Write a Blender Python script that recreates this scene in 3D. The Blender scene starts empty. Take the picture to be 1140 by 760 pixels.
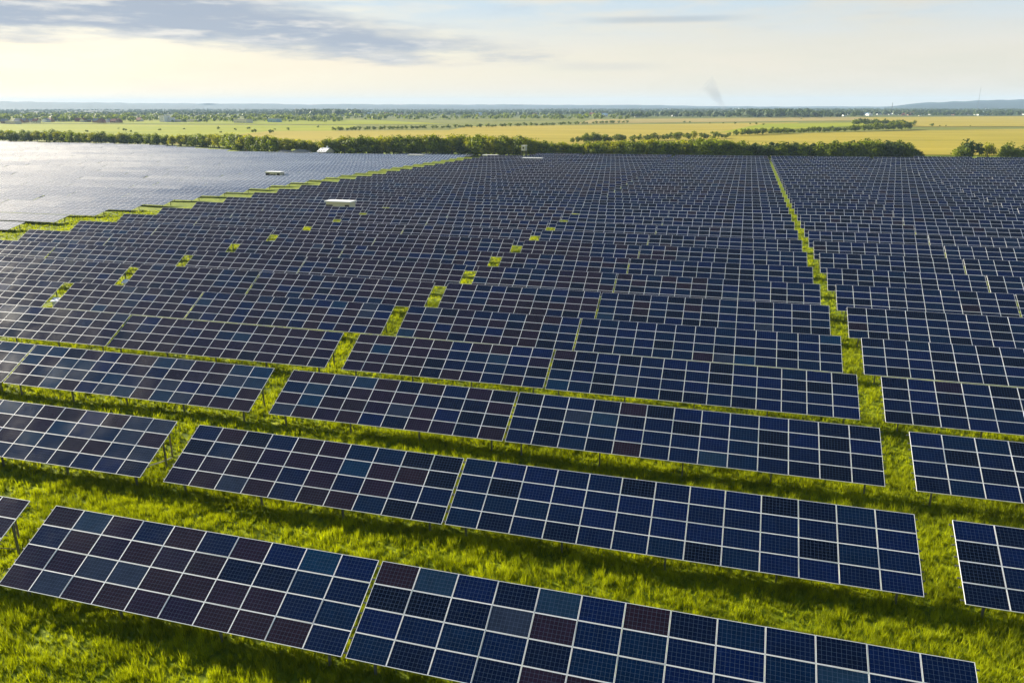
import bpy, bmesh, math, random
import numpy as np
from mathutils import Vector, Matrix
random.seed(7)
rng = np.random.default_rng(7)
scene = bpy.context.scene
COL = scene.collection
R = math.radians
U = 1.67                                   # metres per solar module column

# ------------------------------------------------------------------ camera
PIT, YAW = 0.3011, -0.2837
F_PX = 843.75
CAM = np.array([-5.3958, -12.6294, 11.855]) * U
_F = np.array([math.sin(YAW)*math.cos(PIT), math.cos(YAW)*math.cos(PIT), -math.sin(PIT)])
_R = np.array([math.cos(YAW), -math.sin(YAW), 0.0])
_U = np.cross(_R, _F)
cam = bpy.data.cameras.new("camera")
cam.sensor_width = 36; cam.lens = 36*F_PX/1140
cam.clip_start = 0.5; cam.clip_end = 60000
co = bpy.data.objects.new("camera", cam); COL.objects.link(co)
m = Matrix(((_R[0], _U[0], -_F[0], CAM[0]), (_R[1], _U[1], -_F[1], CAM[1]), (_R[2], _U[2], -_F[2], CAM[2]), (0, 0, 0, 1)))
co.matrix_world = m
scene.camera = co

# ------------------------------------------------------------------ light
SUN_AZ, SUN_EL = -71.0, 18.8               # degrees from +Y (negative = left), elevation
sd = Vector((math.sin(R(SUN_AZ))*math.cos(R(SUN_EL)), math.cos(R(SUN_AZ))*math.cos(R(SUN_EL)), math.sin(R(SUN_EL))))
sl = bpy.data.lights.new("sun", 'SUN'); sl.energy = 5.0; sl.angle = R(0.6); sl.color = (1.0, 0.91, 0.74)
so = bpy.data.objects.new("sun", sl); COL.objects.link(so)
so.rotation_euler = sd.to_track_quat('Z', 'Y').to_euler(); so.location = (0, 0, 200)

scene.view_settings.view_transform = 'Standard'
scene.view_settings.look = 'None'
scene.view_settings.exposure = 1.55
scene.view_settings.gamma = 1.0
scene.cycles.use_denoising = True
scene.cycles.max_bounces = 5
scene.cycles.diffuse_bounces = 2
scene.cycles.glossy_bounces = 2
scene.cycles.transmission_bounces = 3
scene.cycles.volume_bounces = 0
scene.cycles.sample_clamp_indirect = 6

class NT:
    """small helper round a node tree"""
    def __init__(s, nt): s.nt = nt; s.n = nt.nodes; s.l = nt.links
    def new(s, t, **kw):
        x = s.n.new(t)
        for k, v in kw.items():
            if k.startswith('i_'): x.inputs[k[2:].replace('_', ' ')].default_value = v
            else: setattr(x, k, v)
        return x
    def link(s, a, b): s.l.new(a, b)
    def math(s, op, a, b=None, c=None, clamp=False):
        x = s.n.new('ShaderNodeMath'); x.operation = op; x.use_clamp = clamp
        for i, v in enumerate((a, b, c)):
            if v is None: continue
            if isinstance(v, (int, float)): x.inputs[i].default_value = v
            else: s.l.new(v, x.inputs[i])
        return x.outputs[0]
    def smooth(s, v, a, b, o0=0.0, o1=1.0):
        x = s.n.new('ShaderNodeMapRange'); x.interpolation_type = 'SMOOTHSTEP'
        s.l.new(v, x.inputs[0]); x.inputs[1].default_value = a; x.inputs[2].default_value = b
        x.inputs[3].default_value = o0; x.inputs[4].default_value = o1
        return x.outputs[0]
    def mix(s, f, a, b, blend='MIX'):
        x = s.n.new('ShaderNodeMix'); x.data_type = 'RGBA'; x.blend_type = blend
        for i, v in ((0, f), (6, a), (7, b)):
            if isinstance(v, (int, float)): x.inputs[i].default_value = v
            elif isinstance(v, tuple): x.inputs[i].default_value = (*v, 1) if len(v) == 3 else v
            else: s.l.new(v, x.inputs[i])
        return x.outputs[2]
    def noise(s, vec, scale, detail=4, rough=.55, dims='3D'):
        x = s.n.new('ShaderNodeTexNoise'); x.noise_dimensions = dims
        x.inputs['Scale'].default_value = scale; x.inputs['Detail'].default_value = detail
        x.inputs['Roughness'].default_value = rough
        if vec is not None: s.l.new(vec, x.inputs['Vector'])
        return x.outputs[0]
    def ramp(s, v, stops, interp='LINEAR'):
        x = s.n.new('ShaderNodeValToRGB'); x.color_ramp.interpolation = interp
        e = x.color_ramp.elements
        while len(e) > 1: e.remove(e[0])
        e[0].position = stops[0][0]; e[0].color = (*stops[0][1], 1)
        for p, c in stops[1:]:
            k = e.new(p); k.color = (*c, 1)
        s.l.new(v, x.inputs[0]); return x.outputs[0]

# ------------------------------------------------------------------ world: Nishita sky with evening clouds
w = bpy.data.worlds.new("World"); scene.world = w; w.use_nodes = True
t = NT(w.node_tree); t.n.clear()
sky = t.new('ShaderNodeTexSky'); sky.sky_type = 'NISHITA'; sky.sun_disc = False
sky.sun_elevation = R(SUN_EL); sky.sun_rotation = R(SUN_AZ); sky.altitude = 150
sky.air_density = 1.0; sky.dust_density = .8; sky.ozone_density = 2.5
tc = t.new('ShaderNodeTexCoord')
sep = t.new('ShaderNodeSeparateXYZ'); t.link(tc.outputs['Generated'], sep.inputs[0])
az = t.math('ARCTAN2', sep.outputs[0], sep.outputs[1])      # radians from +Y, right positive
el = t.math('ARCSINE', sep.outputs[2])
cmb = t.new('ShaderNodeCombineXYZ')
t.link(t.math('MULTIPLY', az, 5.0), cmb.inputs[0]); t.link(t.math('MULTIPLY', el, 34.0), cmb.inputs[1])
n1 = t.noise(cmb.outputs[0], 1.0, 7, .6)
cmb2 = t.new('ShaderNodeCombineXYZ')
t.link(t.math('MULTIPLY', az, 11.0), cmb2.inputs[0]); t.link(t.math('MULTIPLY', el, 75.0), cmb2.inputs[1]); cmb2.inputs[2].default_value = 3.3
n2 = t.noise(cmb2.outputs[0], 1.0, 6, .6)
# thin high veil, densest low down; the zenith stays blue
veil = t.math('MULTIPLY', t.smooth(el, .12, .50, 1.0, 0.0), t.smooth(n1, .25, .7, .70, .9))
veilcol = t.mix(t.smooth(az, -1.0, .35), (7.6, 6.4, 4.6), (6.2, 5.6, 4.7))
veilcol = t.mix(t.math('MULTIPLY', t.smooth(el, .045, .13), t.smooth(n1, .3, .62)), veilcol, (4.3, 5.2, 5.9))
sdv = t.new('ShaderNodeVectorMath', operation='DOT_PRODUCT'); t.link(tc.outputs['Generated'], sdv.inputs[0]); sdv.inputs[1].default_value = tuple(sd)
glow = t.math('MULTIPLY', t.smooth(sdv.outputs['Value'], .80, .97), t.smooth(el, .13, .28))  # extra glow round the sun, added above the view to brighten panel reflections
veilcol = t.mix(t.math('MULTIPLY', glow, .9), veilcol, (42., 36., 27.))
base = t.mix(veil, sky.outputs[0], veilcol)
# long grey-blue bank in the upper left: its lower edge rises to the right
nn = t.math('MULTIPLY', t.math('SUBTRACT', n1, .5), .07)
nn = t.math('ADD', nn, t.math('MULTIPLY', t.math('SUBTRACT', n2, .5), .03))
da = t.math('ADD', az, .88)
lo_e = t.math('SUBTRACT', .079, t.math('MULTIPLY', da, .042))
up_e = t.math('SUBTRACT', .185, t.math('MULTIPLY', da, .20))
b1 = t.smooth(t.math('ADD', t.math('SUBTRACT', el, lo_e), nn), -.010, .010)
b2 = t.smooth(t.math('ADD', t.math('SUBTRACT', up_e, el), nn), -.012, .020)
bank = t.math('MULTIPLY', t.math('MULTIPLY', b1, b2), t.smooth(el, .2, .3, 1.0, 0.0))
bankcol = t.mix(t.smooth(n2, .48, .72), (2.7, 3.15, 3.9), (6.4, 6.1, 5.5))
col = t.mix(t.math('MULTIPLY', bank, .92), base, bankcol)
s3 = t.math('MULTIPLY', t.smooth(t.math('ABSOLUTE', t.math('SUBTRACT', el, .046)), .001, .007, 1.0, 0.0),
            t.smooth(t.math('ABSOLUTE', t.math('SUBTRACT', az, -.17)), .02, .10, 1.0, 0.0))
col = t.mix(t.math('MULTIPLY', s3, .25), col, (3.6, 3.7, 4.0))
# small streak at right and faint wisps
s1 = t.math('MULTIPLY', t.smooth(t.math('ABSOLUTE', t.math('SUBTRACT', el, .0985)), .001, .0055, 1.0, 0.0),
            t.smooth(t.math('ABSOLUTE', t.math('SUBTRACT', az, -.10)), .03, .13, 1.0, 0.0))
col = t.mix(t.math('MULTIPLY', s1, .55), col, (2.9, 3.4, 3.9))
s2 = t.math('MULTIPLY', t.math('MULTIPLY', t.smooth(n2, .52, .75), t.smooth(el, .05, .12)), t.smooth(el, .3, .5, 1.0, 0.0))
col = t.mix(t.math('MULTIPLY', s2, .35), col, (3.5, 4.1, 4.8))
bg = t.new('ShaderNodeBackground'); bg.inputs['Strength'].default_value = 0.05
t.link(col, bg.inputs[0])
wo = t.new('ShaderNodeOutputWorld'); t.link(bg.outputs[0], wo.inputs[0])

# ------------------------------------------------------------------ terrain function
SLX, SLY = 0.00574, -0.00791
BASE = 0.58 * U                            # ground lies this far below the low edge of a table
def plane_z(x, y):
    return SLX*np.clip(x, -620, 180) + SLY*np.clip(y, -80, 390)
def ground_z(x, y):
    x = np.asarray(x, float); y = np.asarray(y, float)
    b = .06*np.sin(x*.31+y*.17)+.05*np.sin(x*.13-y*.37+1)+.04*np.sin(x*.83+.4)*np.sin(y*.71)
    k = np.clip(1-(np.hypot(x, y)-200)/200, 0, 1)
    return plane_z(x, y) - BASE + b*k
def gz(x, y): return float(ground_z(x, y))
def at(u, v, dz=0.0):
    """where the photograph's sight line (u, v) meets the ground"""
    d = _F + _R*(u-570)/F_PX - _U*(v-380)/F_PX
    t_ = 50.0
    for _ in range(60):
        p = CAM + d*t_
        g = gz(p[0], p[1]) + dz
        t_ = (g - CAM[2])/d[2]
    p = CAM + d*t_
    return p[0], p[1]
def px(p):
    d = np.asarray(p, float)-CAM; w_ = d@_F
    return 570+F_PX*(d@_R)/w_, 380-F_PX*(d@_U)/w_, w_
def at_dist(u, dist):
    d = _F + _R*(u-570)/F_PX; h = math.hypot(d[0], d[1])
    return CAM[0]+d[0]/h*dist, CAM[1]+d[1]/h*dist

# ------------------------------------------------------------------ object helpers
def mesh(name, verts, faces, mats=(), mi=None, smooth=False):
    me = bpy.data.meshes.new(name); me.from_pydata([tuple(v) for v in verts], [], faces)
    for m_ in mats: me.materials.append(m_)
    if mi is not None: me.polygons.foreach_set('material_index', mi)
    if smooth: me.polygons.foreach_set('use_smooth', [True]*len(me.polygons))
    me.update(); return me
def fastmesh(name, verts, nper, mats, colors=None, mi=None, attr='tone', shared=None):
    """mesh from an (N*nper, 3) array; each nper verts make one face"""
    me = bpy.data.meshes.new(name); n = len(verts); nf = n//nper
    me.vertices.add(n); me.vertices.foreach_set('co', np.asarray(verts, np.float32).ravel())
    me.loops.add(n); me.loops.foreach_set('vertex_index', np.arange(n, dtype=np.int32))
    me.polygons.add(nf); me.polygons.foreach_set('loop_start', np.arange(0, n, nper, dtype=np.int32))
    me.polygons.foreach_set('loop_total', np.full(nf, nper, np.int32))
    for m_ in mats: me.materials.append(m_)
    if mi is not None: me.polygons.foreach_set('material_index', np.asarray(mi, np.int32))
    if colors is not None:
        a = me.attributes.new(attr, 'FLOAT_COLOR', 'FACE')
        a.data.foreach_set('color', np.c_[colors, np.ones(nf)].astype(np.float32).ravel())
    me.update(calc_edges=True); return me
def obj(name, me, parent=None, loc=(0, 0, 0), rot=(0, 0, 0), label=None, cat=None, group=None, kind=None, scale=None):
    o = bpy.data.objects.new(name, me); COL.objects.link(o)
    o.location = loc; o.rotation_euler = rot
    if scale: o.scale = scale
    if parent is not None: o.parent = parent
    if label: o['label'] = label
    if cat: o['category'] = cat
    if group: o['group'] = group
    if kind: o['kind'] = kind
    return o
BOXF = [(0, 3, 2, 1), (4, 5, 6, 7), (0, 1, 5, 4), (1, 2, 6, 5), (2, 3, 7, 6), (3, 0, 4, 7)]
class MB:
    def __init__(s): s.v = []; s.f = []; s.mi = []
    def box(s, x0, x1, y0, y1, z0, z1, mi=0):
        k = len(s.v)
        s.v += [(x0, y0, z0), (x1, y0, z0), (x1, y1, z0), (x0, y1, z0), (x0, y0, z1), (x1, y0, z1), (x1, y1, z1), (x0, y1, z1)]
        s.f += [tuple(k+i for i in f) for f in BOXF]; s.mi += [mi]*6; return s
    def bar(s, a, b, w_, h_, mi=0):
        a = Vector(a); b = Vector(b); d = (b-a).normalized()
        up = Vector((0, 0, 1)) if abs(d.z) < .9 else Vector((0, 1, 0))
        x = d.cross(up).normalized()*w_/2; y = x.cross(d).normalized()*h_/2
        k = len(s.v)
        for p in (a, b):
            for q in (-x-y, x-y, x+y, -x+y): s.v.append(tuple(p+q))
        s.f += [tuple(k+i for i in f) for f in BOXF]; s.mi += [mi]*6; return s
    def quad(s, a, b, c, d, mi=0):
        k = len(s.v); s.v += [a, b, c, d]; s.f.append((k, k+1, k+2, k+3)); s.mi.append(mi); return s
    def tri(s, a, b, c, mi=0):
        k = len(s.v); s.v += [a, b, c]; s.f.append((k, k+1, k+2)); s.mi.append(mi); return s
    def tube(s, pts, rad, n=8, mi=0):
        k0 = len(s.v)
        for i, (p, r_) in enumerate(zip(pts, rad)):
            p = Vector(p); q = Vector(pts[min(i+1, len(pts)-1)]); o = Vector(pts[max(i-1, 0)])
            d = (q-o).normalized(); up = Vector((1, 0, 0)) if abs(d.x) < .9 else Vector((0, 1, 0))
            x = d.cross(up).normalized(); y = x.cross(d)
            for j in range(n):
                a = 2*math.pi*j/n; s.v.append(tuple(p+(x*math.cos(a)+y*math.sin(a))*r_))
        for i in range(len(pts)-1):
            for j in range(n):
                a = k0+i*n+j; b = k0+i*n+(j+1) % n
                s.f.append((a, b, b+n, a+n)); s.mi.append(mi)
        s.f.append(tuple(k0+j for j in range(n))[::-1]); s.mi.append(mi)
        s.f.append(tuple(k0+(len(pts)-1)*n+j for j in range(n))); s.mi.append(mi)
        return s
    def build(s, name, mats, smooth=False):
        return mesh(name, s.v, s.f, mats if isinstance(mats, (list, tuple)) else [mats], s.mi, smooth)

# ------------------------------------------------------------------ materials
def mat(name, color, rough=.7, metal=0.0, spec=.3, noise=0.0, nscale=8.0):
    m_ = bpy.data.materials.new(name); m_.use_nodes = True; t = NT(m_.node_tree)
    p = t.n['Principled BSDF']; p.inputs['Roughness'].default_value = rough; p.inputs['Metallic'].default_value = metal
    p.inputs['Specular IOR Level'].default_value = spec
    if noise:
        tc = t.new('ShaderNodeTexCoord'); n = t.noise(tc.outputs['Object'], nscale, 5, .6)
        lo = tuple(c*(1-noise) for c in color); hi = tuple(min(1, c*(1+noise)) for c in color)
        t.link(t.ramp(n, [(.3, lo), (.7, hi)]), p.inputs['Base Color'])
    else: p.inputs['Base Color'].default_value = (*color, 1)
    return m_

M_FRAME = mat('aluminium_frame', (.90, .91, .93), .4, .0, .5, .06, 3)
M_STEEL = mat('galvanised_steel', (.15, .155, .16), .5, .5, .5, .2, 6)
M_BACK = mat('panel_backsheet', (.6, .6, .6), .6)

def solar_glass(name, ior):
    m_ = bpy.data.materials.new(name); m_.use_nodes = True; t = NT(m_.node_tree)
    p = t.n['Principled BSDF']
    at_ = t.new('ShaderNodeAttribute', attribute_name='tone')
    uv = t.new('ShaderNodeUVMap'); sp = t.new('ShaderNodeSeparateXYZ'); t.link(uv.outputs[0], sp.inputs[0])
    def lines(c, n, wd):
        f = t.math('FRACT', t.math('MULTIPLY', c, float(n)))
        d = t.math('ABSOLUTE', t.math('SUBTRACT', f, .5))
        return t.math('GREATER_THAN', d, .5-wd)
    gx = lines(sp.outputs[0], 10, .022); gy = lines(sp.outputs[1], 6, .022)
    grid = t.math('MAXIMUM', gx, gy)
    # busbars: two fine silver lines down every cell
    bus = t.math('MULTIPLY', lines(t.math('ADD', sp.outputs[1], .0), 18, .03), .22)
    geo = t.new('ShaderNodeNewGeometry')
    nz = t.noise(geo.outputs['Position'], 2.3, 3, .6)
    cell = t.mix(1.0, at_.outputs['Color'], t.ramp(nz, [(.3, (.8, .8, .8)), (.7, (1.2, 1.2, 1.2))]), 'MULTIPLY')
    cell = t.mix(bus, cell, (.025, .045, .085))
    c = t.mix(t.math('MULTIPLY', grid, .80), cell, (.085, .120, .180))
    t.link(c, p.inputs['Base Color'])
    # film of dust makes the glass slightly matt
    dust = t.noise(geo.outputs['Position'], .35, 4, .6)
    t.link(t.smooth(dust, .3, .75, .09, .2), p.inputs['Roughness'])
    p.inputs['IOR'].default_value = ior
    return m_
M_GLASS = solar_glass('solar_glass_antireflective', 1.34)
M_GLASSU = solar_glass('solar_glass_uncoated', 1.9)

def leafmat(name, dark, light, trans=.35, vscale=.9):
    m_ = bpy.data.materials.new(name); m_.use_nodes = True; t = NT(m_.node_tree)
    p = t.n['Principled BSDF']; out = t.n['Material Output']
    at_ = t.new('ShaderNodeAttribute', attribute_name='tone')
    oi = t.new('ShaderNodeObjectInfo')
    v = t.math('ADD', t.math('MULTIPLY', at_.outputs['Fac'], .75), t.math('MULTIPLY', oi.outputs['Random'], .25))
    c = t.ramp(v, [(0, dark), (1, light)])
    t.link(c, p.inputs['Base Color']); p.inputs['Roughness'].default_value = .6; p.inputs['Specular IOR Level'].default_value = .15
    tr = t.new('ShaderNodeBsdfTranslucent'); t.link(t.mix(1.0, c, (1.25, 1.2, .45), 'MULTIPLY'), tr.inputs[0])
    mx = t.new('ShaderNodeMixShader'); mx.inputs[0].default_value = trans
    t.link(p.outputs[0], mx.inputs[1]); t.link(tr.outputs[0], mx.inputs[2]); t.link(mx.outputs[0], out.inputs[0])
    return m_
M_GRASS = leafmat('meadow_grass', (.028, .066, .002), (.45, .50, .005), .45)
M_LEAF = leafmat('tree_leaves', (.020, .042, .004), (.25, .31, .008), .40)
M_LEAFY = leafmat('yellow_green_leaves', (.09, .12, .005), (.42, .42, .010), .42)
M_LEAFD = leafmat('far_leaves', (.030, .060, .016), (.085, .12, .020), .3)
M_BARK = mat('bark', (.10, .075, .05), .9, noise=.3)

def ground_material():
    m_ = bpy.data.materials.new('meadow_ground'); m_.use_nodes = True; t = NT(m_.node_tree)
    p = t.n['Principled BSDF']; p.inputs['Roughness'].default_value = .9; p.inputs['Specular IOR Level'].default_value = .1
    geo = t.new('ShaderNodeNewGeometry'); P_ = geo.outputs['Position']
    a = t.noise(P_, 1.1, 6, .65); b = t.noise(P_, .12, 4, .6); c = t.noise(P_, .006, 3, .5)
    g = t.ramp(a, [(.3, (.045, .070, .004)), (.5, (.17, .22, .006)), (.7, (.36, .38, .009))])
    g = t.mix(t.smooth(b, .45, .65, 0, .55), g, (.10, .15, .012))
    far = t.ramp(c, [(.3, (.10, .13, .02)), (.5, (.20, .20, .035)), (.7, (.13, .16, .025))], 'LINEAR')
    sp = t.new('ShaderNodeSeparateXYZ'); t.link(P_, sp.inputs[0])
    g = t.mix(t.smooth(sp.outputs[1], 380, 480), g, far)
    g = t.mix(t.smooth(sp.outputs[1], 1400, 2600), g, (.055, .085, .03))
    t.link(g, p.inputs['Base Color'])
    bp = t.new('ShaderNodeBump'); bp.inputs['Strength'].default_value = .8; bp.inputs['Distance'].default_value = .25
    t.link(a, bp.inputs['Height']); t.link(bp.outputs[0], p.inputs['Normal'])
    return m_
M_GROUND = ground_material()
def fieldmat(name, c0, c1, scale=.02, stripes=0.0, ang=0.0):
    m_ = bpy.data.materials.new(name); m_.use_nodes = True; t = NT(m_.node_tree)
    p = t.n['Principled BSDF']; p.inputs['Roughness'].default_value = .95; p.inputs['Specular IOR Level'].default_value = .05
    geo = t.new('ShaderNodeNewGeometry')
    mp = t.new('ShaderNodeMapping'); t.link(geo.outputs['Position'], mp.inputs[0])
    mp.inputs['Rotation'].default_value = (0, 0, ang); mp.inputs['Scale'].default_value = (.25, 1, 1)
    a = t.noise(mp.outputs[0], scale, 6, .6); b = t.noise(geo.outputs['Position'], .35, 4, .7)
    v = t.math('ADD', t.math('MULTIPLY', a, .75), t.math('MULTIPLY', b, .25))
    t.link(t.ramp(v, [(.35, c0), (.65, c1)]), p.inputs['Base Color'])
    return m_
M_WHEAT = fieldmat('ripening_crop', (.30, .25, .035), (.42, .33, .06), .02)
M_GOLD = fieldmat('golden_crop', (.27, .235, .03), (.42, .33, .05), .03)
M_CROPG = fieldmat('green_crop', (.20, .25, .015), (.33, .33, .02), .012)
M_TANF = fieldmat('tan_fallow', (.27, .22, .075), (.38, .30, .10), .015)
M_DIRT = mat('dry_earth', (.34, .24, .12), .95, noise=.3, nscale=1.2)
M_HILL = mat('wooded_hill', (.014, .040, .050), .95, noise=.3, nscale=.004)  # blue of the distant haze is partly painted into this base colour
M_WHITE = mat('white_paint', (.8, .8, .78), .5, noise=.05)
M_CREAM = mat('cream_paint', (.72, .66, .50), .6, noise=.08)
M_DARK = mat('dark_opening', (.05, .035, .025), .7)
M_ROOFR = mat('red_roof', (.30, .10, .06), .8, noise=.2, nscale=.5)
M_ROOFG = mat('grey_roof', (.30, .30, .30), .7, noise=.2, nscale=.5)
M_ROOFB = mat('blue_roof', (.30, .45, .55), .6, noise=.1)
M_BRICK = mat('brick_wall', (.36, .20, .13), .85, noise=.2)
M_WOOD = mat('grey_wood', (.22, .17, .12), .9, noise=.2)
M_RUBBLE = mat('grey_rubble', (.33, .31, .28), .95, noise=.35, nscale=.7)

# ------------------------------------------------------------------ ground sheet
def axis(lo, hi, c0, c1, step, grow=1.13):
    a = list(np.arange(c0, c1, step)); s_ = step; x = a[-1]
    while x < hi: s_ *= grow; x = min(hi, x+s_); a.append(x)
    s_ = step; x = a[0]; b = []
    while x > lo: s_ *= grow; x = max(lo, x-s_); b.append(x)
    return np.array(b[::-1]+a)
GX = axis(-11500, 11500, -130, 60, 1.5); GY = axis(-350, 11500, -40, 160, 1.5)
XX, YY = np.meshgrid(GX, GY)
ZZ = ground_z(XX, YY)
nx, ny = len(GX), len(GY)
idx = np.arange(nx*ny).reshape(ny, nx)
quads = np.stack([idx[:-1, :-1], idx[:-1, 1:], idx[1:, 1:], idx[1:, :-1]], -1).reshape(-1, 4)
gm = mesh('ground', np.c_[XX.ravel(), YY.ravel(), ZZ.ravel()], [tuple(q) for q in quads.tolist()], [M_GROUND], smooth=True)
obj('ground', gm, kind='structure')

# crop fields beyond the hedge, each a thin sheet on the ground
def field(pts_uv, m_, dz, n=14):
    P4 = [at(*p) for p in pts_uv]
    v = []; f = []
    for i in range(n+1):
        for j in range(n+1):
            a, b = i/n, j/n
            x = (1-a)*((1-b)*P4[0][0]+b*P4[1][0])+a*((1-b)*P4[3][0]+b*P4[2][0])
            y = (1-a)*((1-b)*P4[0][1]+b*P4[1][1])+a*((1-b)*P4[3][1]+b*P4[2][1])
            v.append((x, y, gz(x, y)+dz))
    for i in range(n):
        for j in range(n):
            k = i*(n+1)+j; f.append((k, k+1, k+n+2, k+n+1))
    obj('field', mesh('field', v, f, [m_]), kind='structure')
field([(-60, 156), (330, 156), (400, 139.5), (-200, 137.5)], M_CROPG, .06)
field([(180, 160), (420, 167), (620, 145), (300, 146)], M_WHEAT, .12)
field([(390, 169), (790, 170), (890, 136.6), (520, 141)], M_WHEAT, .18)
field([(640, 138), (1000, 134), (960, 130.5), (660, 133)], M_TANF, .24)
field([(800, 148), (960, 140.5), (1000, 136.5), (850, 138)], M_CROPG, .30)
field([(780, 171.5), (1280, 175), (1280, 142), (790, 151)], M_GOLD, .36)
field([(1015, 141.5), (1280, 141.2), (1280, 128.6), (960, 131)], M_WHEAT, .42)
field([(-260, 137), (500, 138.5), (420, 134), (-200, 134.5)], M_CROPG, .48)

# dirt track along the left edge of the main field
v = []; f = []
ys = np.arange(20, 340, 3.0)
for i, y in enumerate(ys):
    wv = 1.1*math.sin(y*.21)+.7*math.sin(y*.53+2); sx = (.0487/6.0856)*y
    for k, o_ in enumerate((-.9, 0, 1.0)):
        x = -73.3*U + sx + o_*(1.3+.4*math.sin(y*.37+k)) + wv*.4
        v.append((x, y, gz(x, y)+.03))
for i in range(len(ys)-1):
    for k in range(2):
        a = i*3+k; f.append((a, a+1, a+4, a+3))
obj('track', mesh('track', v, f, [M_DIRT]), kind='structure')

# ------------------------------------------------------------------ solar tables
TILT = 0.518
MW, MH = 1.652, .994                         # a module
SW, SH = U, .604*U                         # spacing of modules
PITCH = 6.0856*U
GAP_S, GAP_B = .0983*U, .9299*U
FW = .017                                  # frame width
TH = .038
def module_mesh(tone):
    b = MB()
    o = [(0, 0), (MW, 0), (MW, MH), (0, MH)]; i_ = [(FW, FW), (MW-FW, FW), (MW-FW, MH-FW), (FW, MH-FW)]
    for k in range(4):
        a, c = o[k], o[(k+1) % 4]; e, g = i_[k], i_[(k+1) % 4]
        b.quad((*a, TH), (*c, TH), (*g, TH), (*e, TH), 1)
        b.quad((*a, 0), (*c, 0), (*c, TH), (*a, TH), 1)
        b.quad((*e, TH), (*g, TH), (*g, TH-.006), (*e, TH-.006), 1)
    b.quad(*[(*p, TH-.006) for p in i_], 0)
    b.quad(*[(*p, 0) for p in o[::-1]], 2)
    me = b.build('solar_module', [M_GLASS, M_FRAME, M_BACK])
    a = me.attributes.new('tone', 'FLOAT_COLOR', 'FACE')
    a.data.foreach_set('color', [c for _ in me.polygons for c in (*tone, 1)])
    uv = me.uv_layers.new(name='UVMap')
    gp = me.polygons[12]
    for li, c in zip(gp.loop_indices, ((0, 0), (1, 0), (1, 1), (0, 1))): uv.data[li].uv = c
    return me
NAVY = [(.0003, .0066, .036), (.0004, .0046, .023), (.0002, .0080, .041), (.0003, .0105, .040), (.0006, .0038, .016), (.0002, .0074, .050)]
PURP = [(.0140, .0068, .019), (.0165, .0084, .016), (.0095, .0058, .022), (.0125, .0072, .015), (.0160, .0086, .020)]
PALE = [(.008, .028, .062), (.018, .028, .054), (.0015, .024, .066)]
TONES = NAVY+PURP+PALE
MODS = [module_mesh(c) for c in TONES]
def vnoise(x, y, s, seed=0):
    x = x/s; y = y/s; xi = np.floor(x).astype(int); yi = np.floor(y).astype(int); fx = x-xi; fy = y-yi
    fx = fx*fx*(3-2*fx); fy = fy*fy*(3-2*fy)
    def h(a, b):
        n = (a*374761393+b*668265263+seed*1442695) & 0xffffffff
        n = ((n ^ (n >> 13))*1274126177) & 0xffffffff
        return ((n ^ (n >> 16)) & 0xffff)/65535.0
    return (h(xi, yi)*(1-fx)+h(xi+1, yi)*fx)*(1-fy)+(h(xi, yi+1)*(1-fx)+h(xi+1, yi+1)*fx)*fy
def pick_tone(x, y, r_):
    """navy in the middle and right; purple-brown cells, commoner to the left and in front, paint in warm reflected light"""
    zone = float(vnoise(np.array([x+500.]), np.array([y*1.3+500.]), 5.5, 31)[0])
    z2 = float(vnoise(np.array([x+500.]), np.array([y+500.]), 31., 17)[0])
    pl = min(.93, max(.012, (zone*.6+z2*.4-.5)*1.1 + max(-1.2, min(.75, .12-(x+18)*.035))))  # modules vary at random; the leftward purple paints in warm sky reflection
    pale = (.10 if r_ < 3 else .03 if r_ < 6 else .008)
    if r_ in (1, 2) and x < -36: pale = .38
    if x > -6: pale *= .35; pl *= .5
    q = random.random()
    if q < pale: return len(NAVY)+len(PURP)+random.randrange(len(PALE))
    if q < pale+pl*(1-pale): return len(NAVY)+random.randrange(len(PURP))
    return random.randrange(len(NAVY))
CT, ST = math.cos(TILT), math.sin(TILT)
def slope_pt(s, off=0.0, tilt=TILT):
    return (s*math.cos(tilt)-off*math.sin(tilt), s*math.sin(tilt)+off*math.cos(tilt))
def support_meshes(n):
    W = n*SW
    rails = MB(); y, z = 0, 0
    rail = MB().box(-.14, W+.12, -.02, .02, -.07, -.005).build('rail', M_STEEL)
    y0, z0 = slope_pt(.62, -.13); y1, z1 = slope_pt(3.45, -.13)
    front = MB().box(-.04, .04, y0-.05, y0+.05, -.3, BASE+z0).build('post', M_STEEL)
    rear = MB().box(-.04, .04, y1-.05, y1+.05, -.3, BASE+z1).build('post', M_STEEL)
    ya, za = slope_pt(.12, -.11); yb, zb = slope_pt(3.9, -.11)
    rafter = MB().bar((0, ya, BASE+za), (0, yb, BASE+zb), .06, .08).build('rafter', M_STEEL)
    brace = MB().bar((.06, y1-.02, BASE*.5), (.06, y0+.9, BASE+z0+.40), .035, .035).build('brace', M_STEEL)
    return rail, front, rear, rafter, brace
SUP = {n: support_meshes(n) for n in (10, 13)}
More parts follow.
